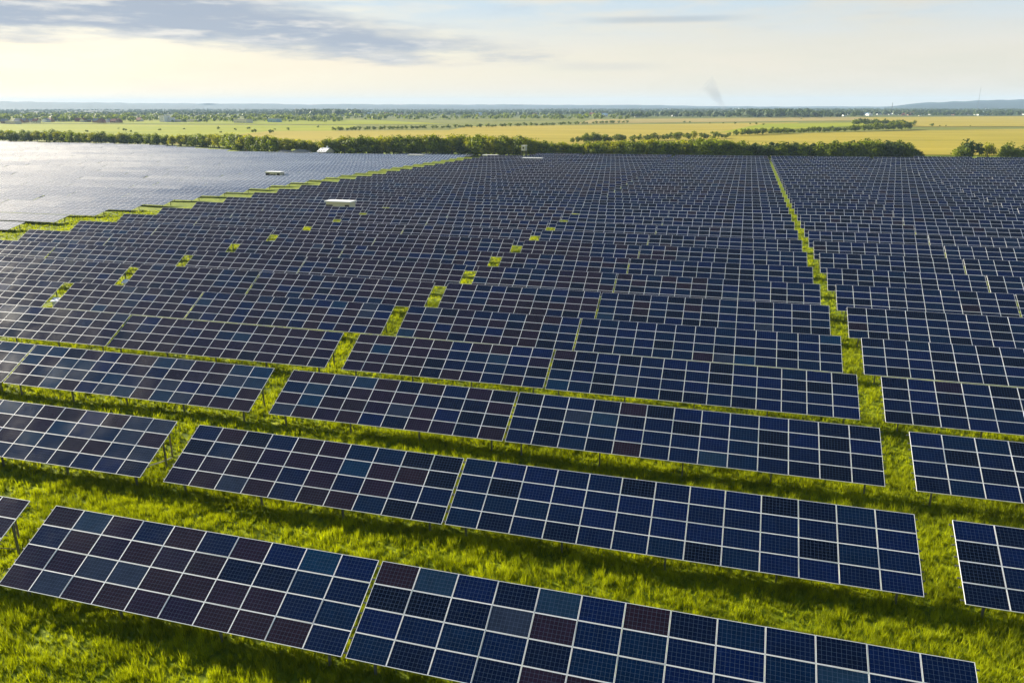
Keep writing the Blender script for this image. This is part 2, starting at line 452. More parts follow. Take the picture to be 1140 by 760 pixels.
def make_table(n, x, y, z, label, group, r_):
    root = obj('solar_table', None, loc=(x, y, z-BASE+random.gauss(0, .02)), rot=(random.gauss(0, .003), -math.atan(SLX)+random.gauss(0, .0015), 0), label=label, cat='solar table', group=group)
    rail, front, rear, rafter, brace = SUP[n]
    for j in range(4):
        for i in range(n):
            s = j*SH+.005
            yy, zz = slope_pt(s)
            obj('solar_module', MODS[pick_tone(x+i*SW, y, r_)], root, (i*SW+.01, yy, BASE+zz),
                (TILT+random.gauss(0, .0035), random.gauss(0, .0025), 0))
        for s in (.2, .78):
            yy, zz = slope_pt(j*SH+s)
            obj('rail', rail, root, (0, yy, BASE+zz), (TILT, 0, 0))
    k = 4 if n == 10 else 5
    for i in range(k):
        xx = .9+(n*SW-1.8)*i/(k-1)
        obj('post', front, root, (xx, 0, 0)); obj('post', rear, root, (xx, 0, 0))
        obj('rafter', rafter, root, (xx+.08, 0, 0)); obj('brace', brace, root, (xx, 0, 0))
    return root
# light version: the same table as arrays of quads
def table_quads(n, tilt, tones, jit=.003):
    FW = .020 if tilt > .4 else .034
    Q = []; MI = []; C = []; UV = []
    c, s_ = math.cos(tilt), math.sin(tilt)
    def T(x, s, o): return (x, s*c-o*s_, BASE+s*s_+o*c)
    z4 = [(0, 0)]*4
    for j in range(4):
        for i in range(n):
            x0 = i*SW+.01; s0 = j*SH+.005; tn = tones(i, j)
            dj = [random.gauss(0, jit) for _ in range(2)]
            def P(u_, v_, o): return T(x0+u_, s0+v_, o+dj[0]*(u_-MW/2)+dj[1]*(v_-MH/2))
            o = [(0, 0), (MW, 0), (MW, MH), (0, MH)]; q = [(FW, FW), (MW-FW, FW), (MW-FW, MH-FW), (FW, MH-FW)]
            for k in range(4):
                a, b = o[k], o[(k+1) % 4]; e, g = q[k], q[(k+1) % 4]
                Q.append([P(*a, TH), P(*b, TH), P(*g, TH), P(*e, TH)]); MI.append(1); C.append(tn); UV.append(z4)
            Q.append([P(*p, TH-.004) for p in q]); MI.append(0 if tilt > .4 else 4); C.append(tn); UV.append([(0, 0), (1, 0), (1, 1), (0, 1)])
    W = n*SW; L = 4*SH
    Q.append([T(0, 0, 0), T(0, L, 0), T(W, L, 0), T(W, 0, 0)]); MI.append(2); C.append((0, 0, 0)); UV.append(z4)
    for a, b in (((0, 0), (W, 0)), ((W, 0), (W, L)), ((W, L), (0, L)), ((0, L), (0, 0))):
        Q.append([T(*a, 0), T(*b, 0), T(*b, TH), T(*a, TH)]); MI.append(1); C.append((0, 0, 0)); UV.append(z4)
    k = 4 if n == 10 else 5
    for i in range(k):
        xx = .9+(W-1.8)*i/(k-1)
        for s in (.62, 3.45):
            yy, zz = s*c, s*s_-.1
            for dx, dy, ex, ey in ((-.04, -.05, .04, -.05), (.04, -.05, .04, .05), (.04, .05, -.04, .05), (-.04, .05, -.04, -.05)):
                Q.append([(xx+dx, yy+dy, -.3), (xx+ex, yy+ey, -.3), (xx+ex, yy+ey, BASE+zz), (xx+dx, yy+dy, BASE+zz)])
                MI.append(3); C.append((0, 0, 0)); UV.append(z4)
    return np.array(Q), np.array(MI), np.array(C), np.array(UV)
def quads_mesh(name, Q, MI, C, UV):
    me = fastmesh(name, Q.reshape(-1, 3), 4, [M_GLASS, M_FRAME, M_BACK, M_STEEL, M_GLASSU], C, MI)
    uv = me.uv_layers.new(name='UVMap'); uv.data.foreach_set('uv', UV.astype(np.float32).ravel())
    return me
def tonefn(pp, pl):
    def fn(i, j):
        q = random.random()
        if q < pl: return random.choice(PALE)
        if q < pl+pp: return random.choice(PURP)
        return random.choice(NAVY)
    return fn
def leftglaretone(i, j): return random.choice([(.020, .028, .048), (.030, .038, .058), (.014, .022, .045), (.03, .028, .036)])  # lighter grey-blue puts part of the sky glare into the module colour
LTILT = R(12)
LIGHT = {}
for n in (10, 13):
    LIGHT[n, 'purple'] = [table_quads(n, TILT, tonefn(.75, .02)) for _ in range(3)]
    LIGHT[n, 'mixed'] = [table_quads(n, TILT, tonefn(.35, .02)) for _ in range(3)]
    LIGHT[n, 'navy'] = [table_quads(n, TILT, tonefn(.06, .01)) for _ in range(4)]
    LIGHT[n, 'left'] = [table_quads(n, LTILT, leftglaretone, .0015) for _ in range(4)]
LMESH = {}
def light_mesh(key, i):
    if (key, i) not in LMESH: LMESH[key, i] = quads_mesh('solar_table', *LIGHT[key][i])
    return LMESH[key, i]

ROWZ = [.0105, 0, .037, -.024, -.055, .012, .0227, -.037, .0063, -.0035, -.0057, .0061, .0098, .02]
BLK = 23*SW+GAP_S
ORD = ('first second third fourth fifth sixth seventh eighth ninth tenth eleventh twelfth thirteenth fourteenth fifteenth sixteenth '
       'seventeenth eighteenth nineteenth twentieth').split()
def ordw(i):
    if i < 20: return ORD[i]
    d, u_ = divmod(i+1, 10); tens = {2: 'twenty', 3: 'thirty', 4: 'forty', 5: 'fifty', 6: 'sixty', 7: 'seventy'}[d]
    return {2: 'twentieth', 3: 'thirtieth', 4: 'fortieth', 5: 'fiftieth', 6: 'sixtieth', 7: 'seventieth'}[d] if u_ == 0 else tens+'-'+ORD[u_-1]
tables = []
def consider(n, x, y, z, side, b, r_):
    cx_, cy_, cz_ = x+n*SW/2, y+1.8, z+.8
    us = []; ok = False
    for xx in (x, cx_, x+n*SW):
        for yy in (y, y+3.5):
            d = np.array([xx, yy, cz_])-CAM
            if d@_F < 3: continue
            u_, v_, w_ = px((xx, yy, cz_)); us.append(u_)
            if -60 < u_ < 1200 and v_ < 810: ok = True
    if us and not ok and min(us) < 0 and max(us) > 1140: ok = px((cx_, cy_, cz_))[1] < 830
    if not ok: return
    w_ = px((cx_, cy_, cz_))[2]
    tables.append(dict(n=n, x=x, y=y, z=z, side=side, b=b, r=r_, size=n*F_PX*SW/w_, mod=F_PX*SW/w_))
STATIONS = []                              # keep tables clear of the stations standing in the rows
for r_ in range(0, 36):
    sx = .0487*r_*U; y = r_*PITCH
    for b in range(-3, 6):                 # block b: its right edge is x = b*(BLK+GAP_B)
        xr = b*(BLK+GAP_B)+sx
        zoff = (ROWZ[r_] if r_ < len(ROWZ) else .03*math.sin(r_*2.7+b*1.3))*U
        for n, x in ((13, xr-13*SW), (10, xr-23*SW-GAP_S)):
            if b < -2: continue
            xc = x+n*SW/2
            rmax = 31 + (1 if xc > -60*U else -1) + max(0, (xc+20)/(40*U))*.9
            if r_ > rmax: continue
            z = float(plane_z(x, y)) + zoff
            consider(n, x, y, z, 'main', b, r_)
def left_rmax(xc):
    return float(np.interp(xc/U, [-420, -334, -290, -267, -207, -165, -118, -78], [45.5, 44, 41.6, 42, 38.9, 33.9, 33.4, 33.8]))
for rl in range(0, 44):
    y = (5.5+rl)*PITCH; r_ = y/PITCH; sx = .03*r_*U
    for b in range(0, 17):
        xr = -82.2*U+sx - b*(BLK+.12*U)
        for n, x in ((13, xr-13*SW), (10, xr-23*SW-GAP_S)):
            if r_ > left_rmax(x+n*SW/2) or r_ < 5: continue
            z = float(plane_z(x, y)) - .45 + .03*math.sin(rl*1.7+b)
            consider(n, x, y, z, 'left', b, rl)
tables.sort(key=lambda d: -d['mod'])
print('tables in view', len(tables), 'module px of last individual', tables[min(299, len(tables)-1)]['mod'])
def table_label(d):
    size = 'short' if d['n'] == 10 else 'long'
    if d['side'] == 'main':
        where = {0: 'left of the straight grass lane', -1: 'between the two lines of grass gaps',
                 -2: 'beside the left dirt track', 1: 'just right of the straight grass lane',
                 2: 'second block right of grass lane', 3: 'third block right of grass lane',
                 4: 'fourth block right of grass lane', 5: 'fifth block right of grass lane'}[d['b']]
        tint = 'navy' if d['x'] > -30 else 'dark purplish'
        return f"{size} {tint} solar table in the {ordw(d['r'])} row, {where}"
    return f"{size} pale reflecting table left of the track, {ordw(d['r'])} row, {ordw(d['b'])} block from track"
stuff = []
for i, d in enumerate(tables):
    xc = d['x']+d['n']*SW/2
    if d['side'] == 'main':
        p_ = .10-(xc+10)*.008+.20*math.sin(d['y']*.045+xc*.03)  # purple share rises leftwards, warm reflected light put into the tones
        key = 'purple' if p_ > .55 else 'mixed' if p_ > .25 else 'navy'
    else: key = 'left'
    k = random.randrange(len(LIGHT[d['n'], key]))
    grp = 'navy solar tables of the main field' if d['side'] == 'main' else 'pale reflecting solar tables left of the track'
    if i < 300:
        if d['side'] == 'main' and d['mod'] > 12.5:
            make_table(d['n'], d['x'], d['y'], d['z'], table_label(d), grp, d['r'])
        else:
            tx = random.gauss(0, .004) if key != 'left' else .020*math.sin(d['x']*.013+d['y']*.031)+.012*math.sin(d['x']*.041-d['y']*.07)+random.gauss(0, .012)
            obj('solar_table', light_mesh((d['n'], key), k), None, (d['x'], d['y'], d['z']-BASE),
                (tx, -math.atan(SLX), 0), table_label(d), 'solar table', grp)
    else: stuff.append((d, key, k))
if stuff:
    Qs, Ms, Cs, UVs = [], [], [], []
    for d, key, k in stuff:
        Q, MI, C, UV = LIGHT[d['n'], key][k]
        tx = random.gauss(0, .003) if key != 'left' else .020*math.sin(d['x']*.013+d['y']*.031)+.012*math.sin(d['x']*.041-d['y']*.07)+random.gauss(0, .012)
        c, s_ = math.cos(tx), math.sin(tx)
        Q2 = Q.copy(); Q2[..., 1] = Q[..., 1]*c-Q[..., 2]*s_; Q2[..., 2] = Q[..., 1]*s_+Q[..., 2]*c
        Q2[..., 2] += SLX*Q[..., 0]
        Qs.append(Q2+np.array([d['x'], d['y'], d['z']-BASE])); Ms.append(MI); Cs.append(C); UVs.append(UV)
    obj('distant_solar_tables', quads_mesh('distant_solar_tables', np.concatenate(Qs), np.concatenate(Ms), np.concatenate(Cs), np.concatenate(UVs)),
        label='far rows of solar tables reaching to the hedge and the left horizon', cat='solar tables', kind='stuff')

# ------------------------------------------------------------------ grass: countless blades, one object
def scatter(d0, d1, dens, margin=60):
    L = d1*1.25
    n = int((2*L)*(2*L)*dens); out = []
    # sample the wedge in front of the camera only
    rr = np.sqrt(rng.uniform(d0**2, d1**2, int(dens*(d1**2-d0**2)*.72)))
    aa = rng.uniform(-.72, .72, len(rr)) + YAW
    x = CAM[0]+rr*np.sin(aa); y = CAM[1]+rr*np.cos(aa)
    z = ground_z(x, y)
    P = np.c_[x, y, z]-CAM; w_ = P@_F
    u_ = 570+F_PX*(P@_R)/w_; v_ = 380-F_PX*(P@_U)/w_
    k = (w_ > 1) & (u_ > -margin) & (u_ < 1140+margin) & (v_ < 760+margin*1.5)
    return np.c_[x, y, z][k]
def blades(P, per, h0, wd, spread):
    n = len(P); hn = .35+.45*vnoise(P[:, 0], P[:, 1], 1.1, 3)+.95*vnoise(P[:, 0], P[:, 1], .30, 5)**2
    tn = -.06+.55*vnoise(P[:, 0], P[:, 1], 2.4, 9)+.3*vnoise(P[:, 0], P[:, 1], .45, 11)+.2*vnoise(P[:, 0], P[:, 1], 11., 4)+rng.normal(0, .22, n)
    V = []; C = []
    for k in range(per):
        a = rng.uniform(0, 2*np.pi, n); r_ = rng.uniform(0, spread, n)
        bx = P[:, 0]+np.cos(a)*r_; by = P[:, 1]+np.sin(a)*r_; bz = P[:, 2]-.03
        h = h0*hn*rng.uniform(.5, 1.25, n); b = rng.uniform(0, 2*np.pi, n); ln = h*rng.uniform(.1, .5, n)
        c = rng.uniform(0, np.pi, n); ww = wd*rng.uniform(.6, 1.3, n)
        dx, dy = np.cos(c)*ww, np.sin(c)*ww
        v0 = np.c_[bx-dx, by-dy, bz]; v1 = np.c_[bx+dx, by+dy, bz]
        v2 = np.c_[bx+np.cos(b)*ln, by+np.sin(b)*ln, bz+h]
        V.append(np.stack([v0, v1, v2], 1)); C.append(np.clip(tn+rng.normal(0, .08, n), 0, 1))
    return np.concatenate(V).reshape(-1, 3), np.concatenate(C)
VS = []; CS = []
for d0, d1, dens, per, h0, wd, sp_ in ((18, 48, 44, 9, .40, .016, .08), (48, 85, 15, 8, .38, .030, .14), (85, 190, 2.2, 7, .34, .08, .35)):
    P = scatter(d0, d1, dens)
    print('tufts', len(P))
    v, c = blades(P, per, h0, wd, sp_); VS.append(v); CS.append(c)
VS = np.concatenate(VS); CS = np.concatenate(CS)
gm = fastmesh('grass', VS, 3, [M_GRASS], np.c_[CS, CS, CS])
obj('grass', gm, label='tall yellow-green meadow grass between the rows of solar tables', cat='grass', kind='stuff')
del VS, CS

# ------------------------------------------------------------------ trees
def crown_arrays(seed, rx, rz, zc, nl, per, leaf, core=True):
    g = np.random.default_rng(seed); Q = []; T = []
    for i in range(nl):
        d = g.normal(size=3); d /= np.linalg.norm(d); rad = g.uniform(.25, .80)
        c = np.array([d[0]*rx*rad, d[1]*rx*rad, zc+d[2]*rz*rad])
        lr = g.uniform(.30, .52)*rx*(1.1-.4*rad); tone = g.uniform(.15, 1)
        for k in range(per):
            n = g.normal(size=3); n /= np.linalg.norm(n)
            p = c+n*lr*g.uniform(.65, 1.12)*np.array([1, 1, .85])
            if p[2] < .15: p[2] = .15+g.uniform(0, .4)
            u_ = np.cross(n+g.normal(size=3)*.5, g.normal(size=3)); u_ /= np.linalg.norm(u_)
            w_ = np.cross(n, u_); w_ /= np.linalg.norm(w_)+1e-9
            s = leaf*g.uniform(.6, 1.3)
            Q.append([p-u_*s, p-w_*s*.6, p+u_*s, p+w_*s*.6]); T.append(min(1, max(0, tone+g.normal()*.15)))
    return np.array(Q), np.array(T)
def crown_mesh(name, m_, *a):
    Q, T = crown_arrays(*a)
    return fastmesh(name, Q.reshape(-1, 3), 4, [m_], np.c_[T, T, T])
def trunk_mesh(h, r_, seed):
    g = random.Random(seed); b = MB()
    b.tube([(0, 0, -.3), (.05, 0, h*.3), (g.uniform(-.2, .2), g.uniform(-.2, .2), h*.75)], [r_, r_*.75, r_*.35], 7)
    for k in range(4):
        a = k*1.6+g.random(); q = h*.28+k*h*.08
        b.tube([(.03, 0, q), (math.cos(a)*h*.14, math.sin(a)*h*.14, q+h*.14), (math.cos(a)*h*.24, math.sin(a)*h*.24, q+h*.32)], [r_*.45, r_*.3, r_*.12], 5)
    return b.build('trunk', M_BARK, True)
# unit trees are 8 m tall; copies are scaled
CR = [crown_mesh('crown', M_LEAF, 20+i, 3.7+.3*(i % 3), 4.0, 3.7, 34, 46, .36) for i in range(5)]
CRY = [crown_mesh('crown', M_LEAFY, 40+i, 3.6, 3.9, 4.0, 28, 42, .34) for i in range(3)]
CRF = [crown_mesh('crown', M_LEAFD, 60+i, 3.9, 3.8, 4.0, 20, 28, .5) for i in range(4)]
TR = [trunk_mesh(6.2, .24, i) for i in range(3)]
TREES = []
def tree(*a, **k): TREES.append((a, k))
def tree_now(x, y, h, label, group=None, kind='green', wide=1.0, name='tree', cat='tree'):
    s = h/8.0
    o = obj(name, None, loc=(x, y, gz(x, y)), rot=(0, 0, random.uniform(0, 6.28)), label=label, cat=cat, group=group, scale=(s*wide, s*wide, s))
    obj('trunk', random.choice(TR), o)
    obj('crown', random.choice({'green': CR, 'yellow': CRY, 'far': CRF}[kind]), o)
    return o
def hedge(line, tops, step, label, group, kinds, wide=1.15, jitter=2.0, rows=1, depth=5.0, dv=1.2):
    """trees along a ground line given by sight-line points (u, v_base); tops gives v of the crown tops"""
    us = [p[0] for p in line]; vs = [p[1] for p in line]
    u_ = us[0]
    while u_ <= us[-1]:
        for k in range(rows):
            x, y = at(u_+random.uniform(-1, 1)*jitter, np.interp(u_, us, vs))
            dx, dy = x-CAM[0], y-CAM[1]; L = math.hypot(dx, dy)
            q = k*depth+random.uniform(-.3, .3)*depth
            x += dx/L*q; y += dy/L*q
            D_ = px((x, y, 0))[2]
            vt = np.interp(u_, [a for a, _ in tops], [b for _, b in tops])+random.uniform(-1, 1)*dv
            vb = px((x, y, gz(x, y)))[1]
            h = max(1.5, (vb-vt)*D_/F_PX*.94)
            tree(x, y, h, label, group, random.choice(kinds), wide*random.uniform(.85, 1.15))
        u_ += step*random.uniform(.75, 1.25)
# hedge along the far edge of the solar field: runs just behind the last row
def edge_v(u_, extra=6.0):
    """sight-line v of the ground a little behind the field edge"""
    for y in np.arange(150, 520, 1.5):
        pass
    return None
LINE1 = []
for u_ in range(-20, 1161, 20):
    d = _F + _R*(u_-570)/F_PX; hx, hy = d[0]/math.hypot(d[0], d[1]), d[1]/math.hypot(d[0], d[1])
    for D_ in np.arange(200, 800, 2.0):
        x, y = CAM[0]+hx*D_, CAM[1]+hy*D_
        if x < -80*U: ok = y > (left_rmax(x)+.9)*PITCH
        else: ok = y > (33.2+max(0, (x+20)/(40*U))*.9+.7)*PITCH
        if ok: break
    LINE1.append((u_, px((x, y, gz(x, y)))[1]))
print('hedge base v', [round(v, 1) for _, v in LINE1[::6]])
def seg(a, b): return [p for p in LINE1 if a-21 <= p[0] <= b+21]
G1 = 'trees of the hedge behind the solar field'
def hedge1(a, b, tops, step, label, kinds, **kw):
    L = [(a, np.interp(a, *zip(*LINE1)))]+[p for p in LINE1 if a < p[0] < b]+[(b, np.interp(b, *zip(*LINE1)))]
    hedge(L, tops, step, label, G1, kinds, **kw)
hedge1(-15, 350, [(0, 145), (60, 144), (130, 147), (200, 149), (250, 148), (275, 147), (310, 151), (350, 155)], 7.5,
       'dark green bushy tree in the hedge behind the pale solar tables', ['green', 'green', 'yellow'], rows=2)
hedge1(352, 560, [(350, 156), (372, 151), (400, 150), (450, 149), (500, 149), (520, 148), (560, 150)], 7.0,
       'sunlit bushy tree in the hedge behind the middle of the field', ['green', 'yellow', 'green'], rows=2)
hedge1(560, 640, [(560, 149), (585, 152), (610, 156), (640, 158)], 7.0,
       'low sunlit bush in the hedge behind the guard tower', ['yellow', 'green', 'yellow'], rows=2)
hedge1(640, 830, [(640, 158), (680, 155), (720, 153), (760, 154), (800, 152), (830, 157)], 7.5,
       'green tree with light tops in the hedge right of the tower', ['green', 'yellow', 'green'], rows=2)
hedge1(832, 1018, [(832, 160), (850, 158), (880, 156), (900, 160), (920, 156), (960, 154), (1000, 154), (1018, 163)], 8.5,
       'dark round tree in the hedge at the end of the grass lane', ['green', 'green', 'far'], rows=2, dv=1.8)
def lone(u_, vt, h_lab, kind, wide=1.0, off=0):
    vb = np.interp(u_, *zip(*LINE1))+off; x, y = at(u_, vb); D_ = px((x, y, 0))[2]
    return tree(x, y, (vb-vt)*D_/F_PX, h_lab, None, kind, wide, cat='tree')
lone(1078, 152.5, 'dark pointed tree, first of three standing alone at the right', 'far', 1.0)
lone(1071, 159, 'small dark bush leaning against the pointed lone tree', 'green', 1.2)
lone(1098, 156.5, 'pale yellow-green tree between two dark trees at the right edge', 'yellow', .9)
lone(1120, 157.5, 'broad dark tree right of the pale yellow-green one', 'green', 1.15)
lone(1137, 161, 'dark bush cut by the right edge of the photo', 'green', 1.2)
lone(284, 160.5, 'small bright yellow-green shrub right of the lamp pole', 'yellow', .8, 0)
# second hedge, farther and to the right
G2 = 'trees of the second hedge beyond the golden field'
hedge([(636, 160), (700, 158), (760, 156), (815, 154.5)], [(636, 152), (650, 147.5), (700, 148), (750, 145), (815, 146)], 7.5,
      'green tree in the second hedge behind the sunlit middle hedge', G2, ['green', 'yellow', 'green'], rows=1)
hedge([(812, 152), (870, 149.5), (940, 147), (1015, 144.5)], [(812, 146), (830, 142), (860, 141), (880, 142.5), (905, 140), (940, 139.5), (1000, 134), (1015, 136)], 6.0,
      'green tree in the second hedge between two golden fields', G2, ['green', 'yellow', 'green'], rows=2, depth=8)
hedge([(950, 140), (985, 139), (1016, 141)], [(950, 131.5), (985, 132), (1016, 134)], 4.5,
      'green tree in the clump ending the second hedge at right', G2, ['green', 'green'], rows=2, depth=14)
# loose lines of shrubs in the fields
G3 = 'shrubs scattered over the farther fields'
hedge([(372, 146), (440, 144.5), (500, 143), (560, 141.5), (640, 139), (700, 137)], [(372, 141), (410, 139.5), (440, 139), (500, 138.5), (560, 137), (640, 135), (700, 133)], 5.0,
      'small dark shrub in the loose line left of the tan field', G3, ['green', 'far'], rows=1, dv=.8, wide=1.5)
for u_, vb, vt in ((139, 146.5, 142), (146, 147.5, 144.5), (132, 143.8, 142), (178, 146, 142.5), (302, 149, 143), (283, 148.5, 142.5), (277, 144.5, 140.5),
                   (243, 144.5, 140.5), (246, 148.5, 145.5), (262, 145.5, 142), (222, 151, 148.5), (97, 147.5, 144), (321, 145.5, 141.5),
                   (306, 145, 142.5), (354, 142.5, 139.5), (378, 145, 140), (205, 144.5, 142), (790, 137.8, 136), (805, 138, 136), (818, 138.5, 135.5),
                   (835, 138.8, 136.5), (842, 139, 136), (850, 139.5, 137), (1037, 141, 136.5), (1053, 140.8, 138.8), (1046, 140.8, 139), (892, 133, 131.5), (762, 136.8, 134), (768, 137, 134.5), (1080, 140.8, 139.8)):
    x, y = at(u_, vb); D_ = px((x, y, 0))[2]
    side_ = 'green fields at the left' if u_ < 400 else 'golden fields at the right'
    tree(x, y, max(1.6, (vb-vt)*D_/F_PX), f'lone round shrub standing in the {side_}', G3, random.choice(['green', 'far']), 1.25, 'shrub', 'shrub')

def tsize(a): return a[2]*F_PX/px((a[0], a[1], 0))[2]
TREES.sort(key=lambda t_: -tsize(t_[0])*(3 if len(t_[0]) < 5 or t_[0][4] is None else 1))
print('trees', len(TREES))
for a, k in TREES[:296]: tree_now(*a, **k)
QS = []; TS = []
CA = [crown_arrays(80+i, 3.9, 3.8, 4.0, 14, 24, .6) for i in range(4)]
for a, k in TREES[296:]:
    Q, T = random.choice(CA); s_ = a[2]/8; wd = a[6] if len(a) > 6 else 1.2
    an = random.uniform(0, 6.28); c, s2 = math.cos(an), math.sin(an)
    Q2 = np.stack([(Q[..., 0]*c-Q[..., 1]*s2)*wd, (Q[..., 0]*s2+Q[..., 1]*c)*wd, Q[..., 2]], -1)*s_+np.array([a[0], a[1], gz(a[0], a[1])])
    QS.append(Q2); TS.append(T)
if QS:
    QS = np.concatenate(QS).reshape(-1, 3); TS = np.concatenate(TS)
    obj('distant_hedgerows', fastmesh('distant_hedgerows', QS, 4, [M_LEAF], np.c_[TS, TS, TS]), label='smaller trees and shrubs of the farther hedgerows in the fields', cat='hedgerows', kind='stuff')

# far woodland: one mass of tree clumps per distance
def woodland(spans, label, seed, name='woodland', m_=M_LEAFD):
    g = np.random.default_rng(seed); Q = []; T = []
    for (u0, u1, v0, v1, n, h0, h1) in spans:
        for _ in range(n):
            u_ = g.uniform(u0, u1); v_ = g.uniform(v0, v1)
            x, y = at(u_, v_); z = gz(x, y); h = g.uniform(h0, h1); r_ = h*g.uniform(.45, .8); tone = g.uniform(.4, .62)
            for k in range(16):
                n_ = g.normal(size=3); n_ /= np.linalg.norm(n_); n_[2] = abs(n_[2])*1.0-.25
                p = np.array([x, y, z+h*.5])+n_*np.array([r_, r_, h*.5])*g.uniform(.6, 1.)
                a = np.cross(n_, g.normal(size=3)); a /= np.linalg.norm(a)+1e-9; b = np.cross(n_, a); s = h*g.uniform(.26, .44)
                Q.append([p-a*s, p-b*s*.8, p+a*s, p+b*s*.8]); T.append(np.clip(tone+g.normal()*.15, 0, 1))
    Q = np.array(Q); T = np.array(T)
    obj(name, fastmesh(name, Q.reshape(-1, 3), 4, [m_], np.c_[T, T, T]), label=label, cat='woodland', kind='stuff')
woodland([(-20, 150, 129, 136.5, 210, 6, 13), (150, 380, 129, 135.5, 260, 5, 11), (190, 380, 132, 136.5, 110, 4, 8), (380, 700, 128, 134, 260, 5, 11)],
         'belt of village trees and orchards along the far side of the fields', 5, m_=M_LEAF)
woodland([(-20, 190, 125, 129, 800, 6, 10), (190, 600, 124.6, 129, 1100, 6, 11), (330, 400, 127, 130, 120, 12, 20), (600, 1160, 124, 128.5, 1500, 7, 13), (820, 900, 127, 131, 160, 12, 18), (690, 960, 128, 131.5, 260, 8, 14), (1000, 1160, 126.5, 129.5, 160, 6, 11)],
         'bluish woods spread over the plain before the hills', 6)
woodland([(-20, 600, 122.4, 124.8, 1100, 7, 10), (600, 1160, 122.0, 124.4, 1400, 8, 12)],
         'hazy forest line at the foot of the hills', 7)

# ------------------------------------------------------------------ hills
def hills(name, pts, dist, back, m_, base=-6.0, seed=1):
    """ridge: pts = (u, v) of its skyline, at the given distance; real slopes front and back"""
    v = []; f = []; n = 0
    us = np.arange(pts[0][0], pts[-1][0]+1, 6.0)
    prof = [0, .08, .3, .62, .88, 1.0, .93, .6, 0.0]
    offs = [-.30, -.24, -.17, -.10, -.04, 0, .06, .16, .30]
    for i, u_ in enumerate(us):
        vt = np.interp(u_, [a for a, _ in pts], [b for _, b in pts])
        d = _F + _R*(u_-570)/F_PX - _U*(vt-380)/F_PX; hd = math.hypot(d[0], d[1])
        for k, (o_, p_) in enumerate(zip(offs, prof)):
            D_ = dist*(1+o_)*(1+.03*math.sin(u_*.02+k)+.01*math.sin(u_*.11+k*2))
            top = CAM[2]+d[2]/hd*dist + 1.2*math.sin(u_*.07)+.8*math.sin(u_*.19+1)
            v.append((CAM[0]+d[0]/hd*D_, CAM[1]+d[1]/hd*D_, base+(top-base)*p_*(1+.03*math.sin(u_*.05*k))))
    K = len(offs)
    for i in range(len(us)-1):
        for k in range(K-1):
            a = i*K+k; f.append((a, a+K, a+K+1, a+1))
    obj(name, mesh(name, v, f, [m_], smooth=True), kind='structure')
hills('hills', [(-200, 112.6), (0, 113.3), (120, 114.4), (200, 115.2), (300, 115.8), (345, 116.5), (390, 116), (430, 116.3), (600, 116.7), (660, 117.3), (700, 116.7), (740, 117.5), (800, 118.4), (900, 119.2)], 8200, 1, M_HILL)
hills('hills', [(985, 119.6), (1005, 117.2), (1025, 114.6), (1060, 113), (1090, 112), (1140, 110.6), (1300, 108)], 6500, 1, M_HILL, seed=2)
hills('hills', [(600, 120.4), (700, 119.4), (800, 118.9), (900, 118.6), (1000, 118.6), (1100, 118.8)], 8800, 1, M_HILL, seed=3)
hills('hills', [(20, 125.0), (50, 124.0), (90, 123.7), (130, 124.0), (170, 124.8), (185, 126)], 3600, 1, M_HILL, seed=4)

# ------------------------------------------------------------------ houses
def house_meshes(w_, d_, h, rh, wm, rm):
    wl = MB().box(-w_/2, w_/2, -d_/2, d_/2, 0, h)
    wl.tri((-w_/2, -d_/2, h), (-w_/2, 0, h+rh-.1), (-w_/2, d_/2, h)); wl.tri((w_/2, -d_/2, h), (w_/2, d_/2, h), (w_/2, 0, h+rh-.1))
    e = .5; rf = MB()
    for s in (-1, 1):
        a = (-w_/2-e, s*(d_/2+e), h-.25); b = (w_/2+e, s*(d_/2+e), h-.25); c = (w_/2+e, 0, h+rh); d = (-w_/2-e, 0, h+rh)
        rf.quad(a, b, c, d) if s < 0 else rf.quad(b, a, d, c)
        a2, b2, c2, d2 = [(p[0], p[1], p[2]-.18) for p in (a, b, c, d)]
        rf.quad(b2, a2, d2, c2) if s < 0 else rf.quad(a2, b2, c2, d2)
        rf.quad(a, a2, b2, b)
    rf.box(w_*.2, w_*.2+.7, -.5, .2, h+rh*.5, h+rh+.9)
    win = MB()
    for k in range(3): win.box(-w_*.32+k*w_*.32-.6, -w_*.32+k*w_*.32+.6, -d_/2-.05, -d_/2+.05, 1.0, 2.3)
    return wl.build('wall', wm), rf.build('roof', rm), win.build('window', M_DARK)
HV = {'red-roofed brick': house_meshes(11, 9, 3.4, 3.6, M_BRICK, M_ROOFR), 'white grey-roofed': house_meshes(12, 9, 3.6, 3.0, M_WHITE, M_ROOFG),
      'cream red-roofed': house_meshes(10, 8, 3.6, 3.6, M_CREAM, M_ROOFR), 'white pale-roofed': house_meshes(13, 9, 4.6, 2.6, M_WHITE, M_ROOFB),
      'dark-roofed brick': house_meshes(10, 9, 3.6, 3.8, M_BRICK, M_ROOFG)}
def house(u_, v_, kind, where, grp, s=1.0):
    x, y = at(u_, v_)
    o = obj('house', None, loc=(x, y, gz(x, y)), rot=(0, 0, random.choice([0, 1.57])+random.uniform(-.3, .3)+.2),
            label=f'small {kind} house {where}', cat='house', group=f'{kind} houses {grp}', scale=(s, s, s))
    for nm, me in zip(('wall', 'roof', 'window'), HV[kind]): obj(nm, me, o)
